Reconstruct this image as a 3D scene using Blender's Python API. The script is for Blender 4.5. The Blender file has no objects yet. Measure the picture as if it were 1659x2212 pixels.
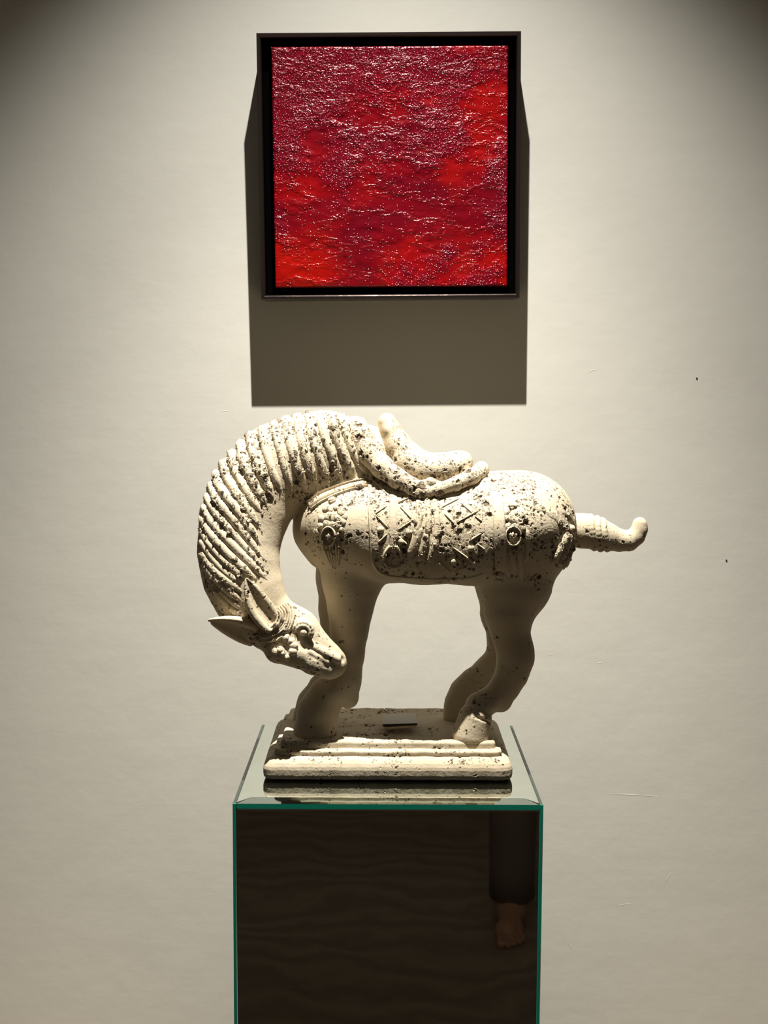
import bpy, bmesh, math, random
import numpy as np
from mathutils import Vector, Matrix
from mathutils.bvhtree import BVHTree

random.seed(7)
rng = np.random.default_rng(7)
sc = bpy.context.scene
COL = sc.collection

# ------------------------------------------------------------------ camera
IMG_W, IMG_H, FPX = 1659.0, 2212.0, 2752.0
CAM = np.array([0.0, -2.5, 1.51])
PITCH, ROLL = math.radians(5.2), math.radians(0.25)
_f = np.array([0, math.cos(PITCH), -math.sin(PITCH)])
_r = np.array([1.0, 0, 0])
_u = np.cross(_r, _f)
CR = math.cos(ROLL) * _r + math.sin(ROLL) * _u
CU = -math.sin(ROLL) * _r + math.cos(ROLL) * _u
CF = _f
cam = bpy.data.cameras.new('camera')
cam.sensor_fit = 'VERTICAL'
cam.sensor_height = 36.0
cam.lens = FPX / IMG_H * 36.0
cam.clip_start = 0.05
camo = bpy.data.objects.new('camera', cam)
COL.objects.link(camo)
camo.matrix_world = Matrix(((CR[0], CU[0], -CF[0], CAM[0]), (CR[1], CU[1], -CF[1], CAM[1]),
                            (CR[2], CU[2], -CF[2], CAM[2]), (0, 0, 0, 1)))
sc.camera = camo


def ray(px, py):
    return CF + CR * (px - IMG_W / 2) / FPX - CU * (py - IMG_H / 2) / FPX


def at(px, py, Y=None, Z=None):
    d = ray(px, py)
    t = (Y - CAM[1]) / d[1] if Y is not None else (Z - CAM[2]) / d[2]
    return CAM + t * d


def proj(P):
    v = np.asarray(P) - CAM
    z = v @ CF
    return IMG_W / 2 + FPX * (v @ CR) / z, IMG_H / 2 - FPX * (v @ CU) / z


# ------------------------------------------------------------------ world, lamps, exposure
world = bpy.data.worlds.new('room_glow')
sc.world = world
world.use_nodes = True
world.node_tree.nodes['Background'].inputs['Color'].default_value = (1.0, 0.88, 0.70, 1)
world.node_tree.nodes['Background'].inputs['Strength'].default_value = 0.050

LAMP_POS = Vector((0.022, -0.860, 3.50))
LAMP_AIM = Vector((0.02, -0.56, 0.0))
LAMP_W = 425.0
LAMP_CORE_W = 355.0
LAMP_CONE = math.radians(78)
sc.view_settings.view_transform = 'Standard'
sc.view_settings.look = 'None'
sc.view_settings.exposure = 0.0
sc.view_settings.gamma = 1.0
sc.view_settings.use_curve_mapping = False
sc.cycles.use_denoising = True
sc.cycles.blur_glossy = 1.0
sc.cycles.caustics_reflective = False
sc.cycles.max_bounces = 8

ld = bpy.data.lights.new('spot_bulb', 'SPOT')
ld.energy = LAMP_W
ld.color = (1.0, 0.95, 0.87)
ld.spot_size = LAMP_CONE
ld.spot_blend = 1.0
ld.shadow_soft_size = 0.012
ld2 = bpy.data.lights.new('spot_hot_core', 'SPOT')   # the bright core of the same reflector's beam
ld2.energy = LAMP_CORE_W
ld2.color = (1.0, 0.945, 0.80)
ld2.spot_size = math.radians(54)
ld2.spot_blend = 1.0
ld2.shadow_soft_size = 0.012


# ------------------------------------------------------------------ helpers
def tag(o, label=None, cat=None, group=None, kind=None):
    if label: o['label'] = label
    if cat: o['category'] = cat
    if group: o['group'] = group
    if kind: o['kind'] = kind
    return o


def empty(name, loc, label, cat, group=None):
    o = bpy.data.objects.new(name, None)
    o.empty_display_size = 0.05
    COL.objects.link(o)
    o.location = loc
    return tag(o, label, cat, group)


def mesh_obj(name, verts, faces, mat, parent=None, smooth=True, attr=None):
    """verts in world space; a child keeps them relative to its parent's location"""
    V = np.asarray(verts, dtype=np.float64)
    if parent is not None:
        V = V - np.array(root_loc(parent))
    me = bpy.data.meshes.new(name)
    faces = np.asarray(faces) if not isinstance(faces, list) else faces
    if isinstance(faces, np.ndarray):
        n, k = faces.shape
        me.vertices.add(len(V))
        me.vertices.foreach_set('co', V.astype(np.float32).ravel())
        me.loops.add(n * k)
        me.loops.foreach_set('vertex_index', faces.astype(np.int32).ravel())
        me.polygons.add(n)
        me.polygons.foreach_set('loop_start', np.arange(0, n * k, k, dtype=np.int32))
        me.update(calc_edges=True)
    else:
        me.from_pydata([tuple(v) for v in V], [], faces)
    me.validate()
    me.polygons.foreach_set('use_smooth', np.full(len(me.polygons), smooth))
    if attr is not None:
        a = me.attributes.new('erosion', 'FLOAT', 'POINT')
        a.data.foreach_set('value', np.asarray(attr, dtype=np.float32))
    if mat: me.materials.append(mat)
    o = bpy.data.objects.new(name, me)
    COL.objects.link(o)
    if parent is not None:
        o.parent = parent
    return o


def root_loc(o):
    v = Vector(o.location)
    while o.parent:
        o = o.parent
        v = v + o.location
    return v


def subsurf(o, n):
    m = o.modifiers.new('smooth', 'SUBSURF')
    m.levels = n
    m.render_levels = n
    return o


def box_verts(x0, x1, y0, y1, z0, z1):
    return [(x0, y0, z0), (x1, y0, z0), (x1, y1, z0), (x0, y1, z0), (x0, y0, z1), (x1, y0, z1), (x1, y1, z1), (x0, y1, z1)]


BOXF = [(0, 3, 2, 1), (4, 5, 6, 7), (0, 1, 5, 4), (1, 2, 6, 5), (2, 3, 7, 6), (3, 0, 4, 7)]


def bevel(o, w, seg=2):
    m = o.modifiers.new('bevel', 'BEVEL')
    m.width = w
    m.segments = seg
    m.limit_method = 'ANGLE'
    return o


# ------------------------------------------------------------------ materials
def new_mat(name):
    m = bpy.data.materials.new(name)
    m.use_nodes = True
    nt = m.node_tree
    return m, nt, nt.nodes['Principled BSDF']


class NB:
    """tiny node-tree writer"""

    def __init__(s, nt):
        s.nt = nt

    def n(s, typ, **kw):
        nd = s.nt.nodes.new(typ)
        ins = kw.pop('ins', {})
        for k, v in kw.items(): setattr(nd, k, v)
        for k, v in ins.items():
            if isinstance(v, bpy.types.NodeSocket):
                s.nt.links.new(v, nd.inputs[k])
            else:
                nd.inputs[k].default_value = v
        return nd

    def math(s, op, a, b=0.0, clamp=False):
        nd = s.n('ShaderNodeMath', operation=op, use_clamp=clamp)
        for i, v in enumerate((a, b)):
            if isinstance(v, bpy.types.NodeSocket): s.nt.links.new(v, nd.inputs[i])
            else: nd.inputs[i].default_value = v
        return nd.outputs[0]

    def rng(s, v, a, b, c=0.0, d=1.0, smooth=False):
        nd = s.n('ShaderNodeMapRange', interpolation_type='SMOOTHSTEP' if smooth else 'LINEAR')
        for i, x in enumerate((v, a, b, c, d)):
            if isinstance(x, bpy.types.NodeSocket): s.nt.links.new(x, nd.inputs[i])
            else: nd.inputs[i].default_value = x
        return nd.outputs[0]

    def mix(s, f, a, b):
        nd = s.n('ShaderNodeMix', data_type='RGBA')
        for k, v in ((0, f), (6, a), (7, b)):
            if isinstance(v, bpy.types.NodeSocket): s.nt.links.new(v, nd.inputs[k])
            else: nd.inputs[k].default_value = v
        return nd.outputs[2]

    def link(s, a, b):
        s.nt.links.new(a, b)


def simple(name, col, rough=0.5, metal=0.0, spec=0.5):
    m, nt, p = new_mat(name)
    p.inputs['Base Color'].default_value = (*col, 1)
    p.inputs['Roughness'].default_value = rough
    p.inputs['Metallic'].default_value = metal
    p.inputs['Specular IOR Level'].default_value = spec
    return m


def stone_material():
    m, nt, p = new_mat('eroded_cream_stone')
    b = NB(nt)
    tc = b.n('ShaderNodeTexCoord')
    co = tc.outputs['Object']
    er = b.n('ShaderNodeAttribute', attribute_name='erosion').outputs['Fac']
    wob = b.n('ShaderNodeTexNoise', ins={'Vector': co, 'Scale': 110.0, 'Detail': 3.0}).outputs['Color']
    wv = b.n('ShaderNodeVectorMath', operation='MULTIPLY_ADD', ins={0: wob, 1: (0.011, 0.011, 0.011), 2: co}).outputs[0]
    patch = b.n('ShaderNodeTexNoise', ins={'Vector': co, 'Scale': 26.0, 'Detail': 3.0}).outputs['Fac']
    patch = b.rng(patch, 0.38, 0.60, -0.38, 0.32)
    amt = b.math('ADD', er, b.math('MULTIPLY', patch, b.rng(er, 0.0, 0.25)), True)

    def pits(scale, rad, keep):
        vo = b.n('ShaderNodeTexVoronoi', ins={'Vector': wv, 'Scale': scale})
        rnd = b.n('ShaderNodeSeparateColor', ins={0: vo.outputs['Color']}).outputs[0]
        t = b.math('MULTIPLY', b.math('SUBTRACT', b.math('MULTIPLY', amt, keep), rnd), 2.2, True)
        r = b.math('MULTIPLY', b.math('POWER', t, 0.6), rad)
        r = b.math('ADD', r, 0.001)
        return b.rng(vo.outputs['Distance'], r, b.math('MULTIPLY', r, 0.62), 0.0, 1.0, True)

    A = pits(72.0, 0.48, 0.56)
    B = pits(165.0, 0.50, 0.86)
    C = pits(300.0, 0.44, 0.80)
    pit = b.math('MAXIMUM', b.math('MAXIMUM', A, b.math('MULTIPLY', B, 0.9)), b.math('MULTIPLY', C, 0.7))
    depth = b.math('ADD', b.math('ADD', b.math('MULTIPLY', A, 0.0030), b.math('MULTIPLY', B, 0.0018)), b.math('MULTIPLY', C, 0.0009))
    rough_n = b.n('ShaderNodeTexNoise', ins={'Vector': co, 'Scale': 260.0, 'Detail': 4.0}).outputs['Fac']
    lump = b.n('ShaderNodeTexNoise', ins={'Vector': co, 'Scale': 60.0, 'Detail': 3.0}).outputs['Fac']
    h = b.math('ADD', b.math('MULTIPLY', b.math('MULTIPLY', rough_n, 0.0009), b.rng(er, 0, 1, 0.25, 1.0)),
               b.math('MULTIPLY', lump, 0.0010))
    h = b.math('SUBTRACT', h, depth)
    tone = b.n('ShaderNodeTexNoise', ins={'Vector': co, 'Scale': 9.0, 'Detail': 5.0}).outputs['Fac']
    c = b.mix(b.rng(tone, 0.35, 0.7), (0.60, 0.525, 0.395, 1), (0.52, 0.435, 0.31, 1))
    c = b.mix(b.math('MULTIPLY', pit, 0.88), c, (0.085, 0.055, 0.036, 1))  # dark pit colour stands for dirt and for shade inside the holes
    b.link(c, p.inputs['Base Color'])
    p.inputs['Roughness'].default_value = 0.82
    p.inputs['Specular IOR Level'].default_value = 0.25
    dn = b.n('ShaderNodeDisplacement', ins={'Height': h, 'Midlevel': 0.0, 'Scale': 1.0})
    b.link(dn.outputs[0], nt.nodes['Material Output'].inputs['Displacement'])
    m.displacement_method = 'BOTH'
    return m


def wall_material():
    m, nt, p = new_mat('painted_plaster_wall')
    b = NB(nt)
    co = b.n('ShaderNodeTexCoord').outputs['Object']
    t = b.n('ShaderNodeTexNoise', ins={'Vector': co, 'Scale': 1.7, 'Detail': 5.0}).outputs['Fac']
    c = b.mix(b.rng(t, 0.3, 0.7), (0.735, 0.725, 0.665, 1), (0.70, 0.69, 0.63, 1))
    b.link(c, p.inputs['Base Color'])
    p.inputs['Roughness'].default_value = 0.7
    p.inputs['Specular IOR Level'].default_value = 0.2
    n1 = b.n('ShaderNodeTexNoise', ins={'Vector': co, 'Scale': 9.0, 'Detail': 4.0}).outputs['Fac']
    n2 = b.n('ShaderNodeTexNoise', ins={'Vector': co, 'Scale': 420.0, 'Detail': 2.0}).outputs['Fac']
    mp = b.n('ShaderNodeMapping', ins={'Vector': co, 'Scale': (2.0, 1.0, 16.0)}).outputs[0]
    n3 = b.n('ShaderNodeTexNoise', ins={'Vector': mp, 'Scale': 3.0, 'Detail': 3.0}).outputs['Fac']
    h = b.math('ADD', b.math('ADD', b.math('MULTIPLY', n1, 0.0030), b.math('MULTIPLY', n2, 0.00012)), b.math('MULTIPLY', n3, 0.0003))
    bp = b.n('ShaderNodeBump', ins={'Height': h, 'Distance': 1.0, 'Strength': 0.5})
    b.link(bp.outputs[0], p.inputs['Normal'])
    return m


def floor_material():
    m, nt, p = new_mat('dark_brown_carpet')
    b = NB(nt)
    co = b.n('ShaderNodeTexCoord').outputs['Object']
    wv = b.n('ShaderNodeTexNoise', ins={'Vector': co, 'Scale': 3.0, 'Detail': 4.0}).outputs['Color']
    c2 = b.n('ShaderNodeVectorMath', operation='MULTIPLY_ADD', ins={0: wv, 1: (0.5, 0.5, 0.5), 2: co}).outputs[0]
    w = b.n('ShaderNodeTexWave', wave_type='BANDS', bands_direction='Y',
            ins={'Vector': c2, 'Scale': 2.6, 'Distortion': 5.0, 'Detail': 3.0}).outputs['Fac']
    f = b.n('ShaderNodeTexNoise', ins={'Vector': co, 'Scale': 240.0, 'Detail': 2.0}).outputs['Fac']
    c = b.mix(b.math('MULTIPLY', w, b.rng(f, 0.2, 0.8, 0.5, 1.0)), (0.30, 0.225, 0.172, 1), (0.39, 0.315, 0.24, 1))
    b.link(c, p.inputs['Base Color'])
    p.inputs['Roughness'].default_value = 0.95
    p.inputs['Specular IOR Level'].default_value = 0.1
    bp = b.n('ShaderNodeBump', ins={'Height': b.math('ADD', b.math('MULTIPLY', w, 0.004), b.math('MULTIPLY', f, 0.002)), 'Distance': 1.0})
    b.link(bp.outputs[0], p.inputs['Normal'])
    return m


def impasto_material():
    m, nt, p = new_mat('red_impasto_paint')
    b = NB(nt)
    co = b.n('ShaderNodeTexCoord').outputs['Object']
    # where the beads lie thick
    zone = b.n('ShaderNodeTexNoise', ins={'Vector': co, 'Scale': 8.0, 'Detail': 4.0, 'Roughness': 0.6}).outputs['Fac']
    sep = b.n('ShaderNodeSeparateXYZ', ins={0: co})
    up = b.rng(sep.outputs['Z'], 0.05, 0.42, -0.09, 0.10)
    zone = b.math('ADD', zone, up)
    dens = b.rng(zone, 0.44, 0.60, 0.0, 1.0, True)
    wob = b.n('ShaderNodeTexNoise', ins={'Vector': co, 'Scale': 120.0}).outputs['Color']
    wv = b.n('ShaderNodeVectorMath', operation='MULTIPLY_ADD', ins={0: wob, 1: (0.0025, 0.0025, 0.0025), 2: co}).outputs[0]

    def beads(scale, thick):
        vo = b.n('ShaderNodeTexVoronoi', ins={'Vector': wv, 'Scale': scale})
        rnd = b.n('ShaderNodeSeparateColor', ins={0: vo.outputs['Color']}).outputs[0]
        on = b.rng(b.math('SUBTRACT', b.math('ADD', b.math('MULTIPLY', dens, 0.86), 0.14), rnd), 0.0, 0.08)
        dome = b.rng(vo.outputs['Distance'], 0.42, 0.05, 0.0, 1.0, True)
        return b.math('MULTIPLY', b.math('MULTIPLY', dome, on), thick)

    h1 = beads(185.0, 0.0022)
    h2 = beads(260.0, 0.0008)
    mp = b.n('ShaderNodeMapping', ins={'Vector': co, 'Scale': (0.45, 1.0, 1.0)}).outputs[0]
    st = b.n('ShaderNodeTexNoise', ins={'Vector': mp, 'Scale': 95.0, 'Detail': 4.0}).outputs['Fac']
    ridge = b.n('ShaderNodeTexNoise', ins={'Vector': mp, 'Scale': 15.0, 'Detail': 6.0, 'Roughness': 0.62}).outputs['Fac']
    crest = b.rng(b.math('ABSOLUTE', b.math('SUBTRACT', ridge, 0.5)), 0.04, 0.0, 0.0, 1.0, True)
    h = b.math('ADD', b.math('ADD', h1, h2), b.math('ADD', b.math('MULTIPLY', st, 0.0007), b.math('MULTIPLY', crest, b.rng(zone, 0.40, 0.62, 0.0005, 0.0008))))
    h = b.math('ADD', h, b.math('MULTIPLY', dens, 0.0022))
    tone = b.n('ShaderNodeTexNoise', ins={'Vector': mp, 'Scale': 9.0, 'Detail': 5.0}).outputs['Fac']
    c = b.mix(b.rng(tone, 0.40, 0.60), (0.125, 0.000, 0.006, 1), (0.26, 0.001, 0.003, 1))
    c = b.mix(b.math('MULTIPLY', dens, 0.75), c, (0.135, 0.001, 0.011, 1))
    hot = b.n('ShaderNodeTexNoise', ins={'Vector': co, 'Scale': 5.0, 'Detail': 3.0, 'W': 3.0}, noise_dimensions='4D').outputs['Fac']
    c = b.mix(b.math('MULTIPLY', b.rng(hot, 0.52, 0.68), b.math('SUBTRACT', 1.0, dens)), c, (0.33, 0.003, 0.001, 1))
    b.link(c, p.inputs['Base Color'])
    p.inputs['Roughness'].default_value = 0.24
    p.inputs['Specular IOR Level'].default_value = 0.55
    dn = b.n('ShaderNodeDisplacement', ins={'Height': h, 'Midlevel': 0.0, 'Scale': 1.0})
    b.link(dn.outputs[0], nt.nodes['Material Output'].inputs['Displacement'])
    m.displacement_method = 'BUMP'
    return m


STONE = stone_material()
WALL = wall_material()
FLOOR = floor_material()
PAINT = impasto_material()
CEIL = simple('ceiling_paint', (0.45, 0.43, 0.40), 0.9)
FRAME = simple('dark_bronze_metal', (0.085, 0.065, 0.06), 0.28, 0.9)
BLACK = simple('black_board', (0.0015, 0.0015, 0.0015), 0.9, 0.0, 0.0)
MIRROR = simple('mirror_glass', (0.80, 0.865, 0.815), 0.015, 1.0)
DARKMIR = simple('dark_mirror_glass', (0.66, 0.67, 0.63), 0.02, 1.0)
FACET = simple('inner_reflection_facet', (0.34, 0.40, 0.37), 0.05, 1.0)
EDGE = simple('green_glass_edge', (0.012, 0.34, 0.235), 0.12, 0.0, 0.5)
DARKEDGE = simple('side_pane_top_edge', (0.03, 0.045, 0.038), 0.3)
SEAM = simple('ground_glass_seam', (0.34, 0.37, 0.34), 0.35, 0.0, 0.5)
CORE = simple('plinth_core_board', (0.05, 0.04, 0.03), 0.8)
TAGTOP = simple('grey_card', (0.62, 0.60, 0.55), 0.7)
TAGDARK = simple('dark_card_edge', (0.02, 0.014, 0.01), 0.7)
TAGPALE = simple('torn_pale_fibre', (0.75, 0.58, 0.38), 0.9)
STEEL = simple('steel_pin', (0.5, 0.5, 0.52), 0.25, 1.0)
LAMPBLK = simple('matt_black_lamp_metal', (0.02, 0.02, 0.02), 0.5, 0.3)

# ------------------------------------------------------------------ room shell
o = mesh_obj('wall_back', box_verts(-3.2, 3.2, 0.0, 0.15, 0.0, 3.62), BOXF, WALL, smooth=False)
tag(o, 'pale off-white plaster wall behind the painting and the plinth', 'wall', kind='structure')
o = mesh_obj('floor', box_verts(-3.2, 3.2, -4.5, 0.15, -0.1, 0.0), BOXF, FLOOR, smooth=False)
tag(o, 'dark brown rippled carpet floor mirrored in the plinth', 'floor', kind='structure')
o = mesh_obj('ceiling', box_verts(-3.2, 3.2, -1.9, 0.15, 3.62, 3.72), BOXF, CEIL, smooth=False)
tag(o, 'plain ceiling above the spotlight', 'ceiling', kind='structure')


# ------------------------------------------------------------------ spotlight on the ceiling
def lathe(profile, seg=32):
    V, Fc = [], []
    n = len(profile)
    for i in range(seg):
        a = 2 * math.pi * i / seg
        for r, z in profile: V.append((r * math.cos(a), r * math.sin(a), z))
    for i in range(seg):
        j = (i + 1) % seg
        for k in range(n - 1): Fc.append((i * n + k, j * n + k, j * n + k + 1, i * n + k + 1))
    return np.array(V), Fc


aim = (LAMP_AIM - LAMP_POS).normalized()
spot = empty('spotlight', (LAMP_POS.x, LAMP_POS.y, 3.62), 'black ceiling spotlight aimed down at the horse statue', 'spotlight')
q = aim.to_track_quat('-Z', 'Y').to_matrix()
V, Fc = lathe([(0.0, 0.10), (0.040, 0.10), (0.046, 0.09), (0.050, -0.03), (0.047, -0.03), (0.042, 0.03), (0.0, 0.035)])
V = np.array([q @ Vector(v) + LAMP_POS for v in V])
mesh_obj('lamp_housing', V, Fc, LAMPBLK, spot)
V = [q @ Vector(v) + LAMP_POS for v in box_verts(-0.055, 0.055, -0.0185, -0.0170, -0.13, -0.025)]
mesh_obj('spill_blocker', V, BOXF, LAMPBLK, spot, smooth=False)  # unseen plate added to keep lamp spill off the mirrored floor
V, Fc = lathe([(0.0, 0.0), (0.055, 0.0), (0.055, -0.018), (0.012, -0.022), (0.012, -0.075), (0.0, -0.075)])
V = V + np.array([LAMP_POS.x, LAMP_POS.y, 3.62])
mesh_obj('ceiling_mount', V, Fc, LAMPBLK, spot)
for nm, dat in (('spot_bulb', ld), ('spot_hot_core', ld2)):
    lo = bpy.data.objects.new(nm, dat)
    COL.objects.link(lo)
    lo.parent = spot
    lo.location = LAMP_POS + aim * 0.012 - spot.location
    lo.rotation_euler = aim.to_track_quat('-Z', 'Y').to_euler()

# ------------------------------------------------------------------ plinth clad in mirror glass
PZ = 0.92
XL, XR, YF, YB = -0.2125, 0.2278, -0.6942, -0.2478
TS = 0.0058   # side pane thickness
pl = empty('display_plinth', ((XL + XR) / 2, (YF + YB) / 2, 0.0), 'tall square plinth clad in dark mirror glass with green edges', 'plinth')


def pane(name, x0, x1, y0, y1, z0, z1, mats, bev=0.0008):
    """mats: face order bottom, top, front, right, back, left"""
    o = mesh_obj(name, box_verts(x0, x1, y0, y1, z0, z1), BOXF, None, pl, smooth=False)
    ml = []
    for i, m in enumerate(mats):
        if m not in ml: ml.append(m); o.data.materials.append(m)
        o.data.polygons[i].material_index = ml.index(m)
    if bev: bevel(o, bev, 1)
    return o


TT = 0.0085
pane('side_pane', XL - TS, XL - 0.0003, YF, YB, 0.0, PZ - 0.0006, (EDGE, DARKEDGE, EDGE, MIRROR, EDGE, MIRROR))
pane('side_pane', XR + 0.0003, XR + TS, YF, YB, 0.0, PZ - 0.0006, (EDGE, DARKEDGE, EDGE, MIRROR, EDGE, MIRROR))
pane('front_pane', XL, XR, YF + 0.0006, YF + 0.0066, 0.0, PZ - TT - 0.0022, (EDGE, SEAM, DARKMIR, EDGE, EDGE, EDGE), 0)
pane('seam_strip', XL + 0.001, XR - 0.001, YF + 0.0002, YF + 0.0066, PZ - TT - 0.0022, PZ - TT - 0.0001, (SEAM,) * 6, 0)
pane('back_pane', XL, XR, YB - 0.006, YB, 0.0, PZ - TT - 0.0001, (EDGE, EDGE, EDGE, EDGE, DARKMIR, EDGE), 0)
pane('core', XL + 0.0005, XR - 0.0005, YF + 0.0072, YB - 0.0065, 0.0, PZ - TT - 0.0005, (CORE,) * 6, 0)
# top pane; mitred front facet tinted darker to stand for reflection inside the glass
fy, fx, fd = 0.028, 0.019, 0.0010
tv = [(XL, YF, PZ - TT), (XR, YF, PZ - TT), (XR, YB, PZ - TT), (XL, YB, PZ - TT),
      (XL, YF, PZ - fd), (XR, YF, PZ - fd), (XR, YB, PZ), (XL, YB, PZ),
      (XL + fx, YF + fy, PZ), (XR - fx, YF + fy, PZ), (XL, YF + 0.004, PZ), (XR, YF + 0.004, PZ)]
tf = [(0, 3, 2, 1), (0, 1, 5, 4), (1, 2, 6, 11, 5), (2, 3, 7, 6), (3, 0, 4, 10, 7), (4, 5, 9, 8), (4, 8, 10), (5, 11, 9), (8, 9, 11, 6, 7, 10)]
o = mesh_obj('top_pane', tv, tf, None, pl, smooth=False)
for m in (MIRROR, EDGE, FACET): o.data.materials.append(m)
for i, k in enumerate((1, 1, 1, 1, 1, 2, 0, 0, 0)): o.data.polygons[i].material_index = k

# ------------------------------------------------------------------ framed painting
TL, TR = at(555.5, 70.7, Y=-0.103), at(1126.7, 67.3, Y=-0.103)
BL, BR = at(562.5, 648, Y=-0.087), at(1121.5, 643, Y=-0.087)
ex = Vector((TR - TL) + (BR - BL)).normalized()
ez = Vector((TL - BL) + (TR - BR))
ez = (ez - ex * ez.dot(ex)).normalized()
ey = ez.cross(ex)      # points to the wall
PW = ((Vector(TR) - Vector(TL)).length + (Vector(BR) - Vector(BL)).length) / 2
PH = ((Vector(TL) - Vector(BL)).length + (Vector(TR) - Vector(BR)).length) / 2
cen = Vector((TL + TR + BL + BR) / 4)
pt = empty('framed_painting', (cen.x, 0.0, cen.z - PH / 2), 'square red impasto painting in a thin black floating frame', 'painting')
DEP = 0.082


def fr(x, y, z):
    """frame space: x right, z up from the centre, y behind the front plane"""
    return cen + ex * x + ez * z + ey * y


def frame_bar(side):
    prof = [(0.0, 0.0012), (0.0012, 0.0), (0.0055, 0.0), (0.0075, 0.0022), (0.0085, 0.006), (0.0085, DEP), (0.0, DEP)]  # (inward, depth)
    V, Fc = [], []
    hw, hh = PW / 2, PH / 2
    for e in (-1, 1):
        for i, d in prof:
            if side in 'TB':
                s = 1 if side == 'T' else -1
                V.append(fr(e * (hw - i), d, s * (hh - i)))
            else:
                s = 1 if side == 'R' else -1
                V.append(fr(s * (hw - i), d, e * (hh - i)))
    n = len(prof)
    for k in range(n):
        Fc.append((k, (k + 1) % n, n + (k + 1) % n, n + k))
    Fc += [tuple(range(n)), tuple(range(2 * n - 1, n - 1, -1))]
    o = mesh_obj('frame_bar', V, Fc, FRAME, pt, smooth=False)
    bm = bmesh.new(); bm.from_mesh(o.data); bmesh.ops.recalc_face_normals(bm, faces=bm.faces[:]); bm.to_mesh(o.data); bm.free()
    o.data.materials.append(BLACK)
    o.data.polygons[4].material_index = 1
    return o


for s in 'TBLR': frame_bar(s)
hw, hh = PW / 2 - 0.0086, PH / 2 - 0.0086
V = [fr(x, y, z) for (x, y, z) in box_verts(-hw, hw, 0.030, 0.036, -hh, hh)]
mesh_obj('backing_board', V, BOXF, BLACK, pt, smooth=False)
# canvas, inside px 585..1097 x 99..618
c0, c1 = at(585, 99.5, Y=-0.101), at(1097, 618, Y=-0.089)
cx0 = (Vector(c0) - cen).dot(ex); cz1 = (Vector(c0) - cen).dot(ez)
cx1 = (Vector(c1) - cen).dot(ex); cz0 = (Vector(c1) - cen).dot(ez)
N = 300
gx, gz = np.meshgrid(np.linspace(cx0, cx1, N), np.linspace(cz0, cz1, N))
loc = np.array(cen)
C3 = lambda x, y, z: loc + np.outer(x, np.array(ex)) + np.outer(y, np.array(ey)) + np.outer(z, np.array(ez))
gxf, gzf = gx.ravel(), gz.ravel()
edge = np.minimum(np.minimum(gxf - cx0, cx1 - gxf), np.minimum(gzf - cz0, cz1 - gzf))
yy = 0.007 + 0.003 * np.exp(-edge / 0.0012)
def soft_noise(n, cells, seed):
    r_ = np.random.default_rng(seed).normal(size=(cells[1] + 3, cells[0] + 3))
    def up(a, m):
        t = np.linspace(0, a.shape[0] - 3.001, m); i = t.astype(int); f = (t - i)[:, None]
        w0, w1, w2 = 0.5 * (1 - f) ** 2, 0.5 + f * (1 - f), 0.5 * f ** 2
        return a[i] * w0 + a[i + 1] * w1 + a[i + 2] * w2
    return up(up(r_, n).T, n).T.ravel()
lump = 0.0010 * soft_noise(N, (6, 8), 3) + 0.00035 * soft_noise(N, (20, 40), 4)
plate = soft_noise(N, (11, 16), 8) + 0.45 * soft_noise(N, (40, 60), 9)     # slabs of paint with broken edges
plate = 0.0010 / (1 + np.exp(-(plate - 0.15) * 7))
yy = yy - np.clip(lump + plate, -0.002, 0.004)
V = C3(gxf, yy, gzf)
idx = np.arange(N * N).reshape(N, N)
Fq = np.stack([idx[:-1, :-1], idx[:-1, 1:], idx[1:, 1:], idx[1:, :-1]], -1).reshape(-1, 4)
# rim folded back to the board
ring = np.concatenate([idx[0, :], idx[1:, -1], idx[-1, -2::-1], idx[-2:0:-1, 0]])
RV = C3(gxf[ring], np.full(len(ring), 0.031), gzf[ring])
k = np.arange(len(ring)); k2 = (k + 1) % len(ring)
RF = np.stack([ring[k2], ring[k], N * N + k, N * N + k2], -1)
can = mesh_obj('canvas', np.vstack([V, RV]), np.vstack([Fq, RF]), PAINT, pt)
can['label'] = 'red beaded impasto canvas'


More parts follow.
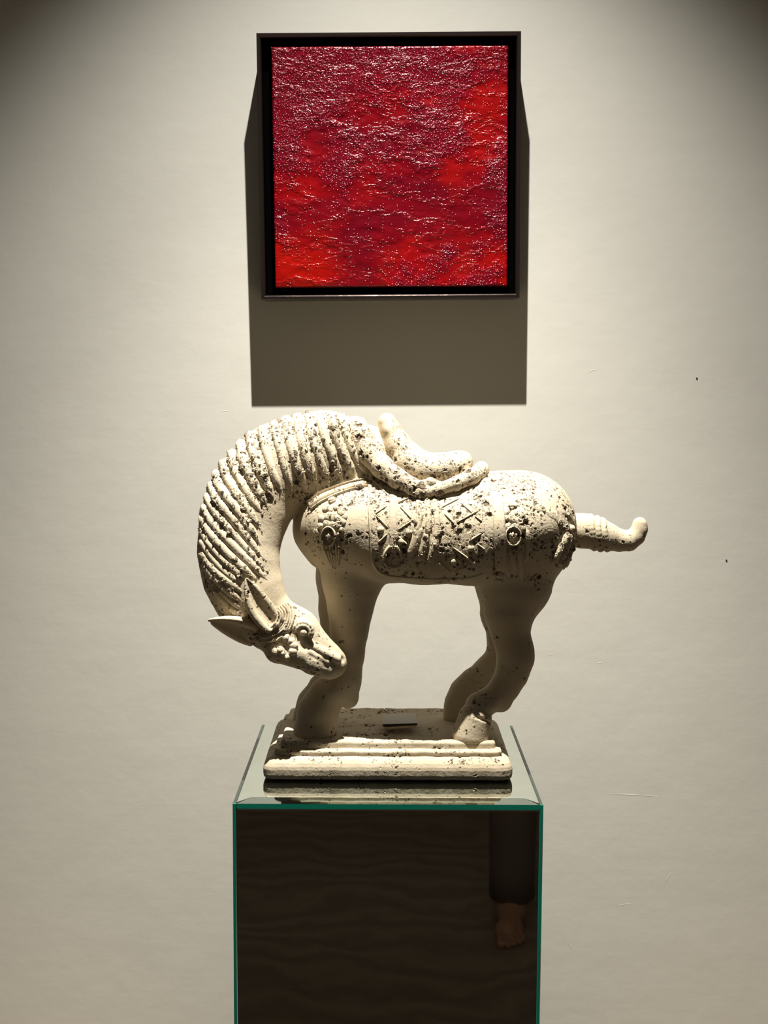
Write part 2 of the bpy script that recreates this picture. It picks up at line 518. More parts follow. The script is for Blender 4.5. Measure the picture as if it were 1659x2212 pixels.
# ------------------------------------------------------------------ implicit-surface modelling
class Field:
    def __init__(s, lo, hi, h):
        s.lo = np.array(lo, float); s.h = h
        s.n = np.ceil((np.array(hi) - s.lo) / h).astype(int) + 1
        s.f = np.full(s.n, 0.05, np.float32)

    def box(s, lo, hi):
        a = np.clip(np.floor((lo - s.lo) / s.h).astype(int), 0, s.n - 1)
        b = np.clip(np.ceil((hi - s.lo) / s.h).astype(int) + 1, 1, s.n)
        sl = tuple(slice(i, j) for i, j in zip(a, b))
        ax = [(s.lo[i] + s.h * np.arange(a[i], b[i])).astype(np.float32) for i in range(3)]
        return sl, ax[0][:, None, None], ax[1][None, :, None], ax[2][None, None, :]

    def blend(s, sl, d, k, op):
        f = s.f[sl]
        if op == 'sub':
            d = -d
            hh = np.clip(0.5 - 0.5 * (f - d) / k, 0, 1)
            s.f[sl] = f + (d - f) * hh + k * hh * (1 - hh)
        else:
            hh = np.clip(0.5 + 0.5 * (f - d) / k, 0, 1)
            s.f[sl] = f + (d - f) * hh - k * hh * (1 - hh)

    def seg(s, a, b, ra, rb, ys=1.0, k=0.008, op='add'):
        a = np.asarray(a, float); b = np.asarray(b, float)
        R = max(ra, rb) * np.array([1, max(ys, 1e-3), 1]) + k * 1.5 + 3 * s.h
        sl, X, Y, Z = s.box(np.minimum(a, b) - R, np.maximum(a, b) + R)
        ab = b - a; ab_y = ab[1] / ys
        L2 = ab[0] ** 2 + ab_y ** 2 + ab[2] ** 2 + 1e-12
        qx, qy, qz = X - a[0], (Y - a[1]) / ys, Z - a[2]
        t = np.clip((qx * ab[0] + qy * ab_y + qz * ab[2]) / L2, 0, 1)
        d = np.sqrt((qx - t * ab[0]) ** 2 + (qy - t * ab_y) ** 2 + (qz - t * ab[2]) ** 2) - (ra + (rb - ra) * t)
        s.blend(sl, d.astype(np.float32), k, op)

    def ell(s, c, M, r, k=0.006, op='add'):
        """ellipsoid, M rows = axes"""
        c = np.asarray(c, float); r = np.asarray(r, float); M = np.asarray(M, float)
        R = np.abs(M.T) @ r + k * 1.5 + 3 * s.h
        sl, X, Y, Z = s.box(c - R, c + R)
        qx, qy, qz = X - c[0], Y - c[1], Z - c[2]
        k0 = 0; k1 = 0
        for i in range(3):
            e = (qx * M[i, 0] + qy * M[i, 1] + qz * M[i, 2]) / r[i]
            k0 = k0 + e * e
            k1 = k1 + (e / r[i]) ** 2
        k0 = np.sqrt(k0); k1 = np.sqrt(k1)
        d = k0 * (k0 - 1) / np.maximum(k1, 1e-9)
        s.blend(sl, d.astype(np.float32), k, op)

    def mesh(s):
        f = s.f
        f[0] = f[-1] = 0.01; f[:, 0] = f[:, -1] = 0.01; f[:, :, 0] = f[:, :, -1] = 0.01
        sg = f < 0
        cnt = np.zeros(np.array(f.shape) - 1, np.uint8)
        for i in (0, 1):
            for j in (0, 1):
                for k in (0, 1):
                    cnt += sg[i:i + cnt.shape[0], j:j + cnt.shape[1], k:k + cnt.shape[2]]
        act = (cnt > 0) & (cnt < 8)
        ijk = np.argwhere(act)
        cid = np.full(act.shape, -1, np.int32)
        cid[act] = np.arange(len(ijk))
        val = {}
        for i in (0, 1):
            for j in (0, 1):
                for k in (0, 1):
                    val[i, j, k] = f[ijk[:, 0] + i, ijk[:, 1] + j, ijk[:, 2] + k]
        acc = np.zeros((len(ijk), 3)); num = np.zeros(len(ijk))
        for ax in range(3):
            for u in (0, 1):
                for v in (0, 1):
                    p = [u, v]; p.insert(ax, 0); q = [u, v]; q.insert(ax, 1)
                    A, B = val[tuple(p)], val[tuple(q)]
                    m = (A < 0) != (B < 0)
                    t = np.where(m, A / np.where(m, A - B, 1), 0)
                    pos = np.array(p, float)[None, :].repeat(len(ijk), 0)
                    pos[:, ax] = t
                    acc += pos * m[:, None]; num += m
        V = s.lo + s.h * (ijk + acc / num[:, None])
        quads = []
        for ax in range(3):
            a1, a2 = (ax + 1) % 3, (ax + 2) % 3
            s0 = [slice(1, -1)] * 3; s1 = [slice(1, -1)] * 3
            s0[ax] = slice(0, -1); s1[ax] = slice(1, None)
            A, B = sg[tuple(s0)], sg[tuple(s1)]
            pos = np.argwhere(A != B)
            ins = A[tuple(pos.T)]
            base = pos.copy(); base[:, a1] += 1; base[:, a2] += 1
            def c(d1, d2):
                w = base.copy(); w[:, a1] += d1; w[:, a2] += d2
                return cid[w[:, 0], w[:, 1], w[:, 2]]
            Q = np.stack([c(-1, -1), c(0, -1), c(0, 0), c(-1, 0)], -1)
            Q[~ins] = Q[~ins][:, ::-1]
            quads.append(Q)
        return V, np.vstack(quads)


# ------------------------------------------------------------------ the horse statue
YC = -0.470            # depth of the horse's middle plane
MPX = 0.000738         # metres to a pixel there
BASE_TOP = 0.976


def P(u, v, w=0.0):
    """pixel on the plane w pixel-widths in front of the middle plane"""
    return at(u, v, Y=YC - w * MPX)


def RP(r, w=0.0):
    return r * MPX * (1 - w * MPX / 2.04)


def chain(F_, pts, ys=1.0, k=10, op='add'):
    for p, q_ in zip(pts[:-1], pts[1:]):
        F_.seg(P(*p[:3]), P(*q_[:3]), RP(p[3], p[2]), RP(q_[3], q_[2]), ys, k * MPX, op)


horse = empty('horse_statue', ((-0.184 + 0.1995) / 2, -0.458, PZ), 'cream eroded stone horse statue with saddle, head bowed to its foreleg, on the plinth', 'statue')

lo_, hi_ = P(420, 1612, 190), P(1262, 880, -160)
lo_ = np.array([min(lo_[0], hi_[0]), YC - 0.150, 0.970]); hi_ = np.array([hi_[0] + 0.012, YC + 0.115, hi_[2] + 0.012])
lo_[0] = P(420, 1200, 100)[0] - 0.02
B = Field(lo_, hi_, 0.0016)
# trunk
chain(B, [(738, 1130, 4, 102), (800, 1138, 0, 110), (900, 1141, 0, 112), (1010, 1144, 0, 112), (1080, 1138, 0, 112), (1130, 1130, 0, 112)], 1.30, 30)
for s_ in (1, -1):
    chain(B, [(748, 1172, 56 * s_, 64), (820, 1182, 74 * s_, 68), (920, 1186, 80 * s_, 67), (1020, 1188, 80 * s_, 66), (1110, 1186, 52 * s_, 78), (1150, 1178, 42 * s_, 80)], 1.0, 26)
# neck
NECK = [(790, 1018, 0, 98), (700, 988, 12, 94), (606, 1008, 32, 90), (553, 1056, 52, 86), (525, 1120, 72, 88), (514, 1190, 92, 81), (522, 1247, 104, 77), (543, 1296, 112, 70), (570, 1335, 116, 58)]
chain(B, NECK, 0.74, 26)
# breast
chain(B, [(690, 1150, 20, 48), (705, 1190, 10, 36)], 1.3, 26)
# head
HW = 122
chain(B, [(594, 1350, HW - 4, 62), (634, 1374, HW - 6, 60), (674, 1404, HW - 2, 43), (706, 1426, HW, 35), (717, 1434, HW, 31)], 0.66, 14)
chain(B, [(602, 1402, HW + 16, 31), (640, 1412, HW + 20, 27), (676, 1432, HW + 16, 22), (706, 1444, HW + 10, 20)], 0.95, 12)
# brow, cheek bone, muzzle
B.ell(P(655, 1354, HW + 26), np.eye(3), np.array([20, 8, 12]) * MPX, 0.008)
B.ell(P(612, 1392, HW + 30), np.eye(3), np.array([30, 9, 27]) * MPX, 0.006)
chain(B, [(655, 1385, HW + 26, 9), (700, 1410, HW + 23, 8), (730, 1424, HW + 19, 9)], 1, 7)
chain(B, [(646, 1394, HW + 44, 4), (690, 1416, HW + 36, 4)], 1, 8, 'sub')
chain(B, [(668, 1408, HW + 33, 4), (708, 1430, HW + 26, 4)], 1, 6)
# eye
B.ell(P(655, 1364, HW + 40), np.eye(3), np.array([11, 6, 8]) * MPX, 0.003, 'sub')
B.ell(P(656, 1366, HW + 34), np.eye(3), np.array([8, 6, 7]) * MPX, 0.001)
for a0, rr in ((0, 15), (0, 22)):
    arc = [(654 + rr * math.cos(t), 1366 + rr * math.sin(t), HW + 36 - (rr - 15) * 0.3, 2.2) for t in np.linspace(-2.9, 0.5, 9)]
    chain(B, arc, 1, 3)
# nostril, mouth
B.ell(P(741, 1424, HW + 16), np.eye(3), np.array([5, 9, 9]) * MPX, 0.003, 'sub')
chain(B, [(742, 1446, HW + 24, 2.2), (722, 1446, HW + 30, 2.4), (700, 1440, HW + 32, 2.0)], 1, 3, 'sub')
# near foreleg
NF = 58
chain(B, [(765, 1180, 66, 68), (760, 1255, NF, 60), (757, 1315, NF, 44), (754, 1365, NF, 36), (749, 1415, NF, 33), (744, 1465, NF, 32), (746, 1498, NF, 28)], 0.85, 22)
chain(B, [(746, 1498, NF, 26), (754, 1510, NF, 19)], 1, 8)
chain(B, [(738, 1476, NF, 29), (706, 1500, NF + 4, 36), (688, 1535, NF + 6, 43), (681, 1578, NF + 8, 47)], 0.95, 10)
# far foreleg
FFL = -58
chain(B, [(750, 1180, -50, 64), (742, 1250, FFL, 55), (733, 1315, FFL, 40), (729, 1365, FFL, 32), (726, 1415, FFL, 29), (722, 1460, FFL, 29)], 0.85, 22)
chain(B, [(722, 1462, FFL, 27), (698, 1486, FFL, 30), (682, 1520, FFL, 38), (676, 1546, FFL, 42)], 0.95, 10)
# near hind leg
NH = 68
chain(B, [(1120, 1180, 44, 98), (1112, 1265, NH - 14, 76), (1100, 1325, NH, 50), (1103, 1368, NH, 37), (1113, 1405, NH, 36), (1114, 1426, NH, 34), (1105, 1458, NH, 31), (1088, 1488, NH, 28), (1074, 1506, NH, 29)], 0.85, 18)
chain(B, [(1074, 1506, NH, 28), (1084, 1517, NH, 20)], 1, 8)
chain(B, [(1064, 1508, NH, 27), (1036, 1526, NH + 20, 31)], 0.98, 7)
chain(B, [(1026, 1552, NH + 26, 36), (1017, 1588, NH + 26, 41)], 0.98, 2.5)
# coronet groove
chain(B, [(990, 1530, NH + 46, 4.0), (1004, 1536, NH + 58, 4.0), (1024, 1545, NH + 61, 4.0), (1042, 1554, NH + 54, 4.0), (1056, 1562, NH + 40, 4.0)], 1, 3, 'sub')
# far hind leg
FH = -62
chain(B, [(1110, 1180, -50, 92), (1098, 1260, FH, 70), (1086, 1325, FH, 46), (1086, 1380, FH, 31), (1084, 1415, FH, 30), (1056, 1448, FH, 29), (1022, 1474, FH, 27), (1006, 1496, FH, 32), (996, 1522, FH, 33), (992, 1545, FH, 34)], 0.85, 14)
# flat soles
sl, X, Y, Z = B.box(B.lo, np.array([B.lo[0] + B.h * B.n[0], B.lo[1] + B.h * B.n[1], 0.985]))
B.f[sl] = np.maximum(B.f[sl], (BASE_TOP - 0.0015 - Z) + 0 * X + 0 * Y)
BODY_F = B.f.copy()
V, Q = B.mesh()


def erosion_map(V):
    """how weathered the stone is, by place"""
    u, v = proj(V)
    e = np.full(len(V), 0.20)
    def blob(cu, cv, ru, rv, a):
        np.maximum(e, a * np.clip(1.35 - np.sqrt(((u - cu) / ru) ** 2 + ((v - cv) / rv) ** 2), 0, 0.35) / 0.35, out=e)
    blob(930, 1130, 130, 110, 0.80)
    blob(1140, 1090, 115, 100, 0.85)
    blob(1100, 1220, 60, 70, 0.55)
    blob(640, 1000, 170, 110, 0.85)
    blob(480, 1150, 60, 170, 0.75)
    blob(600, 1370, 60, 60, 0.55)
    blob(700, 1430, 55, 28, 0.75)
    blob(720, 1130, 70, 90, 0.45)
    blob(1090, 1510, 30, 25, 0.5)
    e[(v > 1255) & (u > 690) & (u < 830)] = 0.14
    e[(v > 1255) & (u > 960)] = np.minimum(e[(v > 1255) & (u > 960)], 0.24)
    # the smooth throat inside the bend of the neck
    sm = (u > 585) & (u < 660) & (v > 1080) & (v < 1300)
    e[sm] *= 0.25
    return e


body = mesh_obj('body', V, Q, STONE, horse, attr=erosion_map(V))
tri = BVHTree.FromPolygons([tuple(p) for p in V], [tuple(int(i) for i in q_) for q_ in Q])
CAMV = Vector(CAM)


def hit(u, v, tree=None):
    d = Vector(ray(u, v)).normalized()
    loc_, nrm, _, _ = (tree or tri).ray_cast(CAMV, d)
    if loc_ is None: return None, None
    if nrm.dot(d) > 0: nrm = -nrm
    return loc_, nrm


def spline(pts, n):
    """Catmull-Rom through the points, n samples"""
    p = np.array(pts, float)
    p = np.vstack([2 * p[0] - p[1], p, 2 * p[-1] - p[-2]])
    m = len(p) - 3
    out = []
    for t in np.linspace(0, m, n):
        i = min(int(t), m - 1); f = t - i
        a, b_, c, d = p[i:i + 4]
        out.append(0.5 * (2 * b_ + (c - a) * f + (2 * a - 5 * b_ + 4 * c - d) * f ** 2 + (3 * b_ - a - 3 * c + d) * f ** 3))
    return np.array(out)


def tube(pts, nrms, rw, rh, sink=0.0, seg=12, cap=True):
    """swept oval: rw across the surface, rh along its normal; arrays along the path"""
    pts = np.asarray(pts, float); nrms = np.asarray(nrms, float)
    n = len(pts)
    rw = np.broadcast_to(rw, n); rh = np.broadcast_to(rh, n)
    T = np.gradient(pts, axis=0)
    T /= np.linalg.norm(T, axis=1)[:, None] + 1e-12
    N_ = nrms - T * np.sum(nrms * T, 1)[:, None]
    N_ /= np.linalg.norm(N_, axis=1)[:, None] + 1e-12
    S = np.cross(T, N_)
    V, Fc = [], []
    for i in range(n):
        for j in range(seg):
            a = 2 * math.pi * j / seg
            V.append(pts[i] - N_[i] * sink + S[i] * rw[i] * math.cos(a) + N_[i] * rh[i] * math.sin(a))
    for i in range(n - 1):
        for j in range(seg):
            k = (j + 1) % seg
            Fc.append((i * seg + j, i * seg + k, (i + 1) * seg + k, (i + 1) * seg + j))
    Fc.append(tuple(range(seg - 1, -1, -1)))
    Fc.append(tuple((n - 1) * seg + j for j in range(seg)))
    return V, Fc


def smooth_n(N_, it=3):
    N_ = np.array(N_, float)
    for _ in range(it):
        M = N_.copy()
        M[1:-1] = (N_[:-2] + N_[1:-1] * 2 + N_[2:]) / 4
        N_ = M / (np.linalg.norm(M, axis=1)[:, None] + 1e-9)
    return N_


def surf_path(px, n, tree=None):
    pp = spline(px, n)
    pts, nr = [], []
    for u, v in pp:
        l, m = hit(u, v, tree)
        if l is None: continue
        pts.append(l); nr.append(m)
    return np.array(pts), smooth_n(nr)


def relief(name, px, rw, rh, n=16, sink=0.0, er=0.5, taper=(1, 1), sub=1, tree=None, parent=None, mat=None):
    pts, nr = surf_path(px, n, tree)
    if len(pts) < 4: return None
    t = np.linspace(0, 1, len(pts))
    prof = np.minimum(1, np.minimum(taper[0] * 0.25 + t * 9 if taper[0] < 1 else 1, (0.2 + (1 - t) * 7) if taper[1] < 1 else 1))
    V, Fc = tube(pts, nr, rw * MPX * prof, rh * MPX * prof, sink * MPX, 10)
    o = mesh_obj(name, V, Fc, mat or STONE, parent or horse, attr=np.full(len(V), er))
    if sub: subsurf(o, sub)
    return o


# mane: one carved lock after another, each lying over the crest
def z1(x, y): return 420 + x / 4.147, 880 + y / 4.147
def z4(x, y): return 420 + x / 4.147, 1180 + y / 4.147


LOCKS = [
    [z1(1335, 95), z1(1370, 260), z1(1440, 430), z1(1560, 610)],
    [z1(1235, 75), z1(1270, 250), z1(1350, 440), z1(1450, 650)],
    [z1(1130, 62), z1(1160, 240), z1(1240, 440), z1(1340, 690)],
    [z1(1025, 60), z1(1050, 240), z1(1120, 450), z1(1225, 730)],
    [z1(925, 68), z1(950, 250), z1(1010, 470), z1(1120, 785)],
    [z1(820, 92), z1(845, 260), z1(910, 500), z1(1035, 825)],
    [z1(715, 128), z1(740, 290), z1(800, 510), z1(890, 795)],
    [z1(605, 180), z1(625, 330), z1(690, 540), z1(800, 805)],
    [z1(500, 240), z1(520, 380), z1(600, 590), z1(730, 855)],
    [z1(400, 310), z1(430, 460), z1(520, 660), z1(670, 915)],
    [z1(318, 395), z1(350, 540), z1(460, 740), z1(632, 990)],
    [z1(245, 490), z1(290, 630), z1(420, 830), z1(615, 1130)],
    [z1(185, 590), z1(240, 730), z1(390, 930), z1(620, 1270)],
    [z1(138, 690), z1(200, 820), z1(370, 1030), z1(650, 1400)],
    [z1(105, 790), z1(170, 920), z1(350, 1130), z1(690, 1530)],
    [z1(82, 890), z1(150, 1020), z1(340, 1230), z4(700, 350)],
    [z1(66, 990), z1(140, 1120), z1(320, 1330), z4(590, 330)],
    [z1(58, 1090), z1(130, 1220), z1(290, 1400), z4(490, 300)],
    [z1(57, 1190), z1(130, 1310), z1(280, 1480), z4(460, 345)],
    [z4(72, 60), z4(140, 170), z4(270, 290), z4(450, 425)],
    [z4(92, 160), z4(160, 260), z4(270, 370), z4(440, 505)],
    [z4(125, 265), z4(190, 350), z4(290, 450), z4(440, 590)],
    [z4(175, 375), z4(230, 440), z4(320, 540), z4(420, 640)],
]
neck_c = spline([n_[:3] for n_ in NECK], 120)
for li, L in enumerate(LOCKS):
    pp = spline(L, 26)
    pts, nr = [], []
    # pull the first samples a little inside the outline so the ray meets the neck
    u0, v0 = pp[0]
    ci = np.argmin((neck_c[:, 0] - u0) ** 2 + (neck_c[:, 1] - v0) ** 2)
    nc = neck_c[ci]
    inward = np.array([nc[0] - u0, nc[1] - v0]); inward /= np.linalg.norm(inward) + 1e-9
    start = None
    for s in range(0, 30, 2):
        l, m = hit(u0 + inward[0] * s, v0 + inward[1] * s)
        if l is not None:
            start = s; break
    start = start or 0
    for i, (u, v) in enumerate(pp):
        fade = max(0.0, 1 - i / 8.0)
        l, m = hit(u + inward[0] * (start + 1) * fade, v + inward[1] * (start + 1) * fade)
        if l is None: continue
        pts.append(np.array(l)); nr.append(np.array(m))
    yc = P(nc[0], nc[1], nc[2])[1]
    # wrap over the crest to the far side by mirroring the first samples in the neck's own plane
    far_p, far_n = [], []
    for p_, n_ in list(zip(pts, nr))[1:9]:
        far_p.append(np.array([p_[0], 2 * yc - p_[1], p_[2]])); far_n.append(np.array([n_[0], -n_[1], n_[2]]))
    top_u = P(u0 + inward[0] * 2, v0 + inward[1] * 2, nc[2])
    pts = far_p[::-1] + [np.array(top_u)] + pts
    a_ = np.array([-inward[0], 0, inward[1]])
    nr = far_n[::-1] + [a_] + nr
    pts = spline(np.array(pts)[::2] if len(pts) % 2 else np.array(pts)[1::2], 34)
    nrr = np.array(nr)[::2] if len(nr) % 2 else np.array(nr)[1::2]
    nr = smooth_n(spline(nrr, 34), 4)
    t = np.linspace(0, 1, 34)
    wd = (12.3 + 1.3 * math.sin(li * 1.7)) * MPX * np.clip(np.minimum(0.35 + t * 8, 0.28 + (1 - t) * 6), 0, 1)
    wd = wd * (1.08 - 0.22 * t)
    V, Fc = tube(pts, nr, wd, wd * 0.92, 2.0 * MPX, 12)
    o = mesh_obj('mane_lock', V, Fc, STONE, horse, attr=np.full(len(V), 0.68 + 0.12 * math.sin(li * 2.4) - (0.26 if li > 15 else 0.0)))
    subsurf(o, 2)


# ears: cupped leaves
def ear(tip, base, w, half, depth, hollow_dir, bend, er):
    a, b_ = P(*tip, w[0]), P(*base, w[1])
    ax = a - b_; L = np.linalg.norm(ax); ax /= L
    hd = np.array(hollow_dir, float); hd -= ax * hd.dot(ax); hd /= np.linalg.norm(hd)
    sd = np.cross(ax, hd)
    V, Fc = [], []
    n, m = 30, 13
    for i in range(n + 1):
        t = i / n
        wd = half * MPX * max(0.02, (math.sin(math.pi * min(1, 0.16 + 0.84 * t) ** 0.85)) ** 0.75)
        dp = depth * MPX * max(0.03, math.sin(math.pi * (0.2 + 0.8 * t)) ** 0.8)
        c = b_ + ax * L * t + sd * bend * MPX * math.sin(math.pi * t)
        for j in range(m):       # back of the ear
            g = math.pi * j / (m - 1)
            V.append(c + sd * wd * math.cos(g) - hd * dp * math.sin(g))
        for j in range(m - 2, 0, -1):   # hollow
            g = math.pi * j / (m - 1)
            V.append(c + sd * wd * 0.66 * math.cos(g) - hd * (dp * 0.50 * math.sin(g) ** 1.6 - 0.12 * dp))
    k = 2 * m - 2
    for i in range(n):
        for j in range(k):
            q_ = (j + 1) % k
            Fc.append((i * k + j, i * k + q_, (i + 1) * k + q_, (i + 1) * k + j))
    Fc += [tuple(range(k - 1, -1, -1)), tuple(n * k + j for j in range(k))]
    o = mesh_obj('ear', V, Fc, STONE, horse, attr=np.full(len(V), er))
    subsurf(o, 1)
    return o


ear((531, 1249), (596, 1356), (HW + 60, HW + 44), 28, 24, (0.45, -1, 0.42), -5, 0.42)
ear((450, 1339), (558, 1386), (190, 128), 36, 24, (-0.15, -0.80, -0.58), 8, 0.15)

# forelock: curved ridges swept round the foot of the near ear
body_tree = tri
for i in range(7):
    r0 = 20 + i * 5.6
    pth = [(578 + r0 * 1.02 * math.cos(t), 1334 + r0 * 0.95 * math.sin(t)) for t in np.linspace(-0.95 + 0.04 * i, 2.35 - 0.03 * i, 9)]
    relief('forelock_strand', pth, 4.6, 9.0 + 2.0 * math.sin(i * 2.0), 26, -1.5, 0.50, (0.5, 0.5), 1)
# bridle knobs on the cheek
def stud(name, u, v, r, h, er=0.45, parent=None, lift=0.3, tree=None):
    l, m = hit(u, v, tree)
    if l is None: return None
    q_ = m.to_track_quat('Z', 'Y').to_matrix()
    V, Fc = [], []
    nl, ns = 6, 10
    for i in range(nl + 1):
        a = math.pi * i / nl
        for j in range(ns):
            b_ = 2 * math.pi * j / ns
            jit = 1 + 0.28 * math.sin(j * 2.3 + u) * math.sin(i * 1.9 + v) + 0.1 * math.sin(j + v * 3)
            V.append(l + q_ @ Vector((r * MPX * jit * math.sin(a) * math.cos(b_), r * MPX * jit * math.sin(a) * math.sin(b_), h * MPX * (math.cos(a) + lift))))
    for i in range(nl):
        for j in range(ns):
            k = (j + 1) % ns
            Fc.append((i * ns + j, (i + 1) * ns + j, (i + 1) * ns + k, i * ns + k))
    o = mesh_obj(name, V, Fc, STONE, parent or horse, attr=np.full(len(V), er))
    subsurf(o, 1)
    return o


for u, v, r in ((618, 1378, 9), (628, 1386, 9), (634, 1396, 10), (632, 1408, 9), (606, 1404, 9), (622, 1418, 8), (612, 1410, 8), (595, 1407, 7)):
    stud('bridle_knob', u, v, r, 9)
relief('bridle_strap', [(638, 1368), (640, 1385), (640, 1405), (632, 1424)], 3.5, 5, 14, 0, 0.4)

# ---- saddle cloth: a skin a few millimetres proud of the trunk
def poly_sdf(u, v, poly):
    d = np.full(u.shape, 1e9); s = np.ones(u.shape)
    n = len(poly)
    for i in range(n):
        a = np.array(poly[i]); b_ = np.array(poly[i - 1])
        e = b_ - a
        wx, wy = u - a[0], v - a[1]
        t = np.clip((wx * e[0] + wy * e[1]) / (e @ e), 0, 1)
        d = np.minimum(d, (wx - e[0] * t) ** 2 + (wy - e[1] * t) ** 2)
        c1 = v >= a[1]; c2 = v < b_[1]; c3 = e[0] * wy > e[1] * wx
        f = (c1 & c2 & c3) | (~c1 & ~c2 & ~c3)
        s = np.where(f, -s, s)
    return s * np.sqrt(d)


def skin(name, poly, off, er, extra=None):
    pu = [p[0] for p in poly]; pv = [p[1] for p in poly]
    lo = P(min(pu) - 25, max(pv) + 25); hi = P(max(pu) + 25, min(pv) - 25)
    lo = np.array([lo[0], YC - 0.14, lo[2]]); hi = np.array([hi[0], YC + 0.115, hi[2]])
    sl, X, Y, Z = B.box(lo, hi)
    f = BODY_F[sl]
    F_ = Field(B.lo + B.h * np.array([s_.start for s_ in sl]), B.lo + B.h * (np.array([s_.stop for s_ in sl]) - 1), B.h)
    F_.f = F_.f[:f.shape[0], :f.shape[1], :f.shape[2]]
    G = np.stack(np.broadcast_arrays(X, Y, Z), -1).reshape(-1, 3).astype(np.float64)
    near = np.abs(f.ravel()) < 0.02
    pd = np.full(f.size, 0.05)
    # cut in the horse's own side plane, so the cloth is the same on both flanks
    Gm = G[near].copy(); Gm[:, 1] = YC - 0.06
    uu, vv = proj(Gm)
    pd[near] = poly_sdf(uu, vv, poly) * MPX
    pd = pd.reshape(f.shape)
    a = f - off
    k = 0.003
    hh = np.clip(0.5 - 0.5 * (a - pd) / k, 0, 1)
    F_.f = (a + (pd - a) * hh + k * hh * (1 - hh)).astype(np.float32)
    F_.n = np.array(F_.f.shape)
    if extra:
        F_.f = np.maximum(F_.f, extra * (Y - YC) + 0 * f).astype(np.float32)
    # hollow: keep only the outer few millimetres
    F_.f = np.maximum(F_.f, -(f + 0.008)).astype(np.float32)
    V, Q = F_.mesh()
    o = mesh_obj(name, V, Q, STONE, horse, attr=np.full(len(V), er) if np.isscalar(er) else er(V))
    return V, Q


CLOTH = [(795, 1045), (800, 1120), (803, 1180), (806, 1215), (818, 1234), (842, 1243), (900, 1249), (960, 1251), (1020, 1248), (1048, 1240), (1060, 1218), (1060, 1100), (1058, 1040), (1040, 1005), (800, 1000)]
V, Q = skin('saddle_cloth', CLOTH, 0.0035, lambda V_: 0.90 - 0.5 * np.clip((proj(V_)[1] - 1185) / 50, 0, 1))
cloth_tree = BVHTree.FromPolygons([tuple(p) for p in V], [tuple(int(i) for i in q_) for q_ in Q])
for side in (1, -1): V, Q = skin('cloth_border', [(1058, 1060), (1080, 1062), (1084, 1130), (1088, 1200), (1086, 1222), (1064, 1226), (1061, 1180), (1059, 1120)], 0.0050, 0.25, side)


def crel(name, px, rw, rh, n=14, er=0.6, taper=(1, 1), sub=1, parent=None):
    pts, nr = [], []
    for u, v in spline(px, n):
        l, m = hit(u, v, cloth_tree)
        l2, m2 = hit(u, v)
        if l is None or (l2 is not None and (l2 - CAMV).length < (l - CAMV).length): l, m = l2, m2
        if l is None: continue
        pts.append(l); nr.append(m)
    if len(pts) < 4: return
    nr = smooth_n(nr); pts = np.array(pts)
    t = np.linspace(0, 1, len(pts))
    prof = np.minimum(1, np.minimum(0.25 + t * 9 if taper[0] < 1 else 1, (0.2 + (1 - t) * 7) if taper[1] < 1 else 1))
    V, Fc = tube(pts, nr, rw * MPX * prof, rh * MPX * prof, 0, 10)
    o = mesh_obj(name, V, Fc, STONE, parent or horse, attr=np.full(len(V), er))
    if sub: subsurf(o, sub)
    return o


def zc(x, y): return 780 + x / 5.53, 1020 + y / 5.53


for px in ([zc(165, 500), zc(310, 405)], [zc(165, 510), zc(330, 670)], [zc(455, 405), zc(610, 565)], [zc(440, 690), zc(610, 580)],
           [zc(200, 840), zc(320, 730)], [zc(440, 760), zc(560, 870)], [zc(130, 90), zc(320, 280)], [zc(440, 370), zc(600, 300)],
           [zc(950, 430), zc(1190, 310)], [zc(985, 490), zc(1120, 620)], [zc(1130, 610), zc(1430, 450)], [zc(1180, 360), zc(1340, 500)],
           [zc(1350, 520), zc(1450, 590)], [zc(1280, 830), zc(1450, 720)], [zc(1380, 850), zc(1490, 930)],
           [zc(1090, 890), zc(1260, 1010), zc(1400, 1120)], [zc(900, 1060), zc(1090, 1200)], [zc(1110, 1200), zc(1240, 1110)]):
    a, b_ = np.array(px[0]), np.array(px[-1])
    mid = px[1:-1] or [tuple((a + b_) / 2)]
    crel('diamond_line', [px[0], *mid, px[-1]], 2.6, 5.0, 12, 0.15, (0.5, 0.5), 1)
# piping round the foot of the cloth
crel('cloth_piping', [(796, 1060), (800, 1130), (803, 1190), (810, 1222), (830, 1240), (880, 1247), (950, 1250), (1015, 1247), (1045, 1238)], 4.0, 4.5, 40, 0.3)
# stirrup leather and stirrup
leather = crel('stirrup_leather', [(850, 1058), (850, 1090), (849, 1130), (849, 1175), (850, 1196)], 10.5, 6, 18, 0.55, (0.5, 0.5))
for s in (-1, 1):
    crel('stirrup_arm', [(849 + s * 4, 1176), (849 + s * 16, 1192), (849 + s * 22, 1212)], 5, 7, 12, 0.4, (0.5, 0.5), parent=leather)
crel('stirrup_tread', [(828, 1212), (838, 1222), (852, 1225), (870, 1220)], 4, 6, 12, 0.3, (0.5, 0.5), parent=leather)
# ribbons hanging under the pad
for px, w_ in (([(903, 1078), (906, 1105), (904, 1135), (900, 1152)], 8), ([(922, 1072), (925, 1100), (926, 1130), (922, 1160)], 8),
               ([(938, 1075), (942, 1105), (944, 1140), (940, 1168)], 8), ([(908, 1135), (900, 1160), (892, 1185), (884, 1203)], 11),
               ([(922, 1150), (917, 1172), (911, 1195), (905, 1214)], 9), ([(940, 1160), (938, 1180), (932, 1200), (926, 1216)], 10)):
    crel('ribbon', px, w_, 7, 14, 0.6, (0.5, 0.4))
for u, v in ((822, 1144), (883, 1150), (1017, 1184), (980, 1213), (866, 1170)):
    stud('cloth_stud', u, v, 6.5, 4.0, 0.35, tree=cloth_tree)

